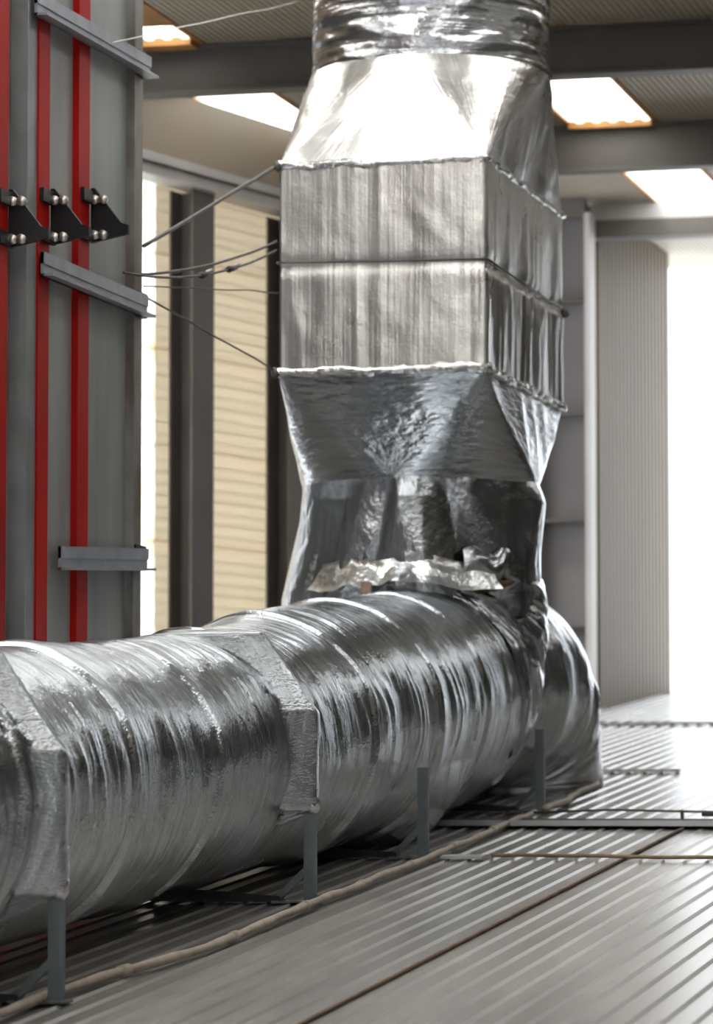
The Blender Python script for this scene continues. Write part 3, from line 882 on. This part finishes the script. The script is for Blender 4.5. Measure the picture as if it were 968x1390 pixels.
# black triangular brackets on the red bars
for yb in (13.19, 13.668, 14.158):
    br = MB()
    x0, x1 = TX + .012, TX + .165
    z0 = .159 * yb - .0975; z1 = z0 + .215
    br.prism([(x0, z0), (x1, z0 + .03), (x1, z0 + .065), (x1 - .03, z0 + .075), (x0 + .015, z1), (x0, z1)], 1, yb - .012, yb + .01)
    bo = br.build('bracket', M['black'], fr)
    for zc in (z0 + .15, z0):
        MB().box(x0, x0 + .016, yb - .14, yb + .01, zc, zc + .05).build('clamp_plate', M['black'], bo)
    for z in (z0 + .167, z0 + .027):
        for xx in (x0 + .02, x0 + .055):
            MB().tube([(xx, yb - .035, z), (xx, yb - .012, z)], [.019, .017], 8).build('bolt', M['bolt'], bo)
# projecting angle-iron cross bars
def angle_bar(y0, y1, z0, z1, drop):
    m = MB()
    x = TX + .02
    for (dx0, dx1, h0, h1) in ((0, .012, -.045, .045), (0, .05, -.045, -.035)):
        m.hexa([(x + dx0, y0, z0 + h0), (x + dx1, y0, z0 + h0), (x + dx1, y1, z1 + h0), (x + dx0, y1, z1 + h0),
                (x + dx0, y0, z0 + h1), (x + dx1, y0, z0 + h1), (x + dx1, y1, z1 + h1), (x + dx0, y1, z1 + h1)])
    m.hexa([(x, y0, z0 + .0), (x + .018, y0, z0 + .0), (x + .018, y1, z1 + .0), (x, y1, z1 + .0),
            (x, y0, z0 + .045), (x + .018, y0, z0 + .045), (x + .018, y1, z1 + .045), (x, y1, z1 + .045)])
    m.build('cross_bar', M['bar'], fr)
angle_bar(13.43, 14.86, 2.955, 2.975, 0)
angle_bar(13.52, 14.83, 1.985, 1.985, 0)
angle_bar(13.745, 14.85, .895, .955, 0)
for z in (2.98, 1.99, .96):
    MB().box(TX - .01, TX + .024, 14.72, 14.86, z - .05, z + .05).build('end_cleat', M['black'], fr)

# ================================================================== GUY WIRES from the frame to the box
def wire(name, a, b, r, mat, label, sag=.0, group='guy wires between the steel frame and the box'):
    w = tag(empty(name, a), label, 'wire')
    MB().tube(wobble_line(a, b, 24, .004, r * 1000, sag), r, 7).build('strand', mat, w)
    return w
E1 = (TX + .02, 14.82, 2.235)
wire('guy_wire', E1, (BX0 - .012, BY0 - .012, 2.775), .0085, M['wire'], 'thick dark guy wire rising from the frame to the upper box corner')
wa = wire('guy_wire', (TX + .02, 14.80, 2.115), (BX0 - .012, BY0 - .012, 2.44), .006, M['wire'], 'upper of the two wires to the middle of the box edge, running straight', .03)
wb = wire('guy_wire', (TX + .02, 14.55, 2.09), (BX0 - .012, BY0 - .012, 2.40), .0055, M['wire'], 'wire with turnbuckle knots just below the upper middle wire', .06)
for t in (.50, .68):
    a, b = np.array((TX + .02, 14.55, 2.09)), np.array((BX0 - .012, BY0 - .012, 2.40))
    p = a + (b - a) * t; p[2] -= .06 * 4 * t * (1 - t); d = (b - a) / np.linalg.norm(b - a)
    MB().tube([tuple(p - d * .05), tuple(p - d * .02), tuple(p + d * .02), tuple(p + d * .07)], [.008, .016, .012, .006], 8).build('turnbuckle', M['foot'], wb)
    MB().tube([tuple(p + d * .03 + np.array([0, 0, .012])), tuple(p + d * .09 + np.array([0, 0, .018]))], .006, 6).build('clip', M['bolt'], wb)
wire('thin_wire', (TX + .02, 14.82, 2.07), (BX0 - .005, BY0 + .3, 2.25), .003, M['wire'], 'very thin level wire below the turnbuckle wire', .0)
wire('thin_wire', (TX + .02, 14.83, 2.03), (BX0 - .02, BY0 - .012, 1.868), .0042, M['wire'], 'thin wire falling from the frame to the lower box corner')
wire('thin_wire', (TX + .03, 14.25, 2.955), (-4.43, 16.62, 3.60), .003, M['wire_l'], 'thin pale wire from the top cross bar to the round pipe')
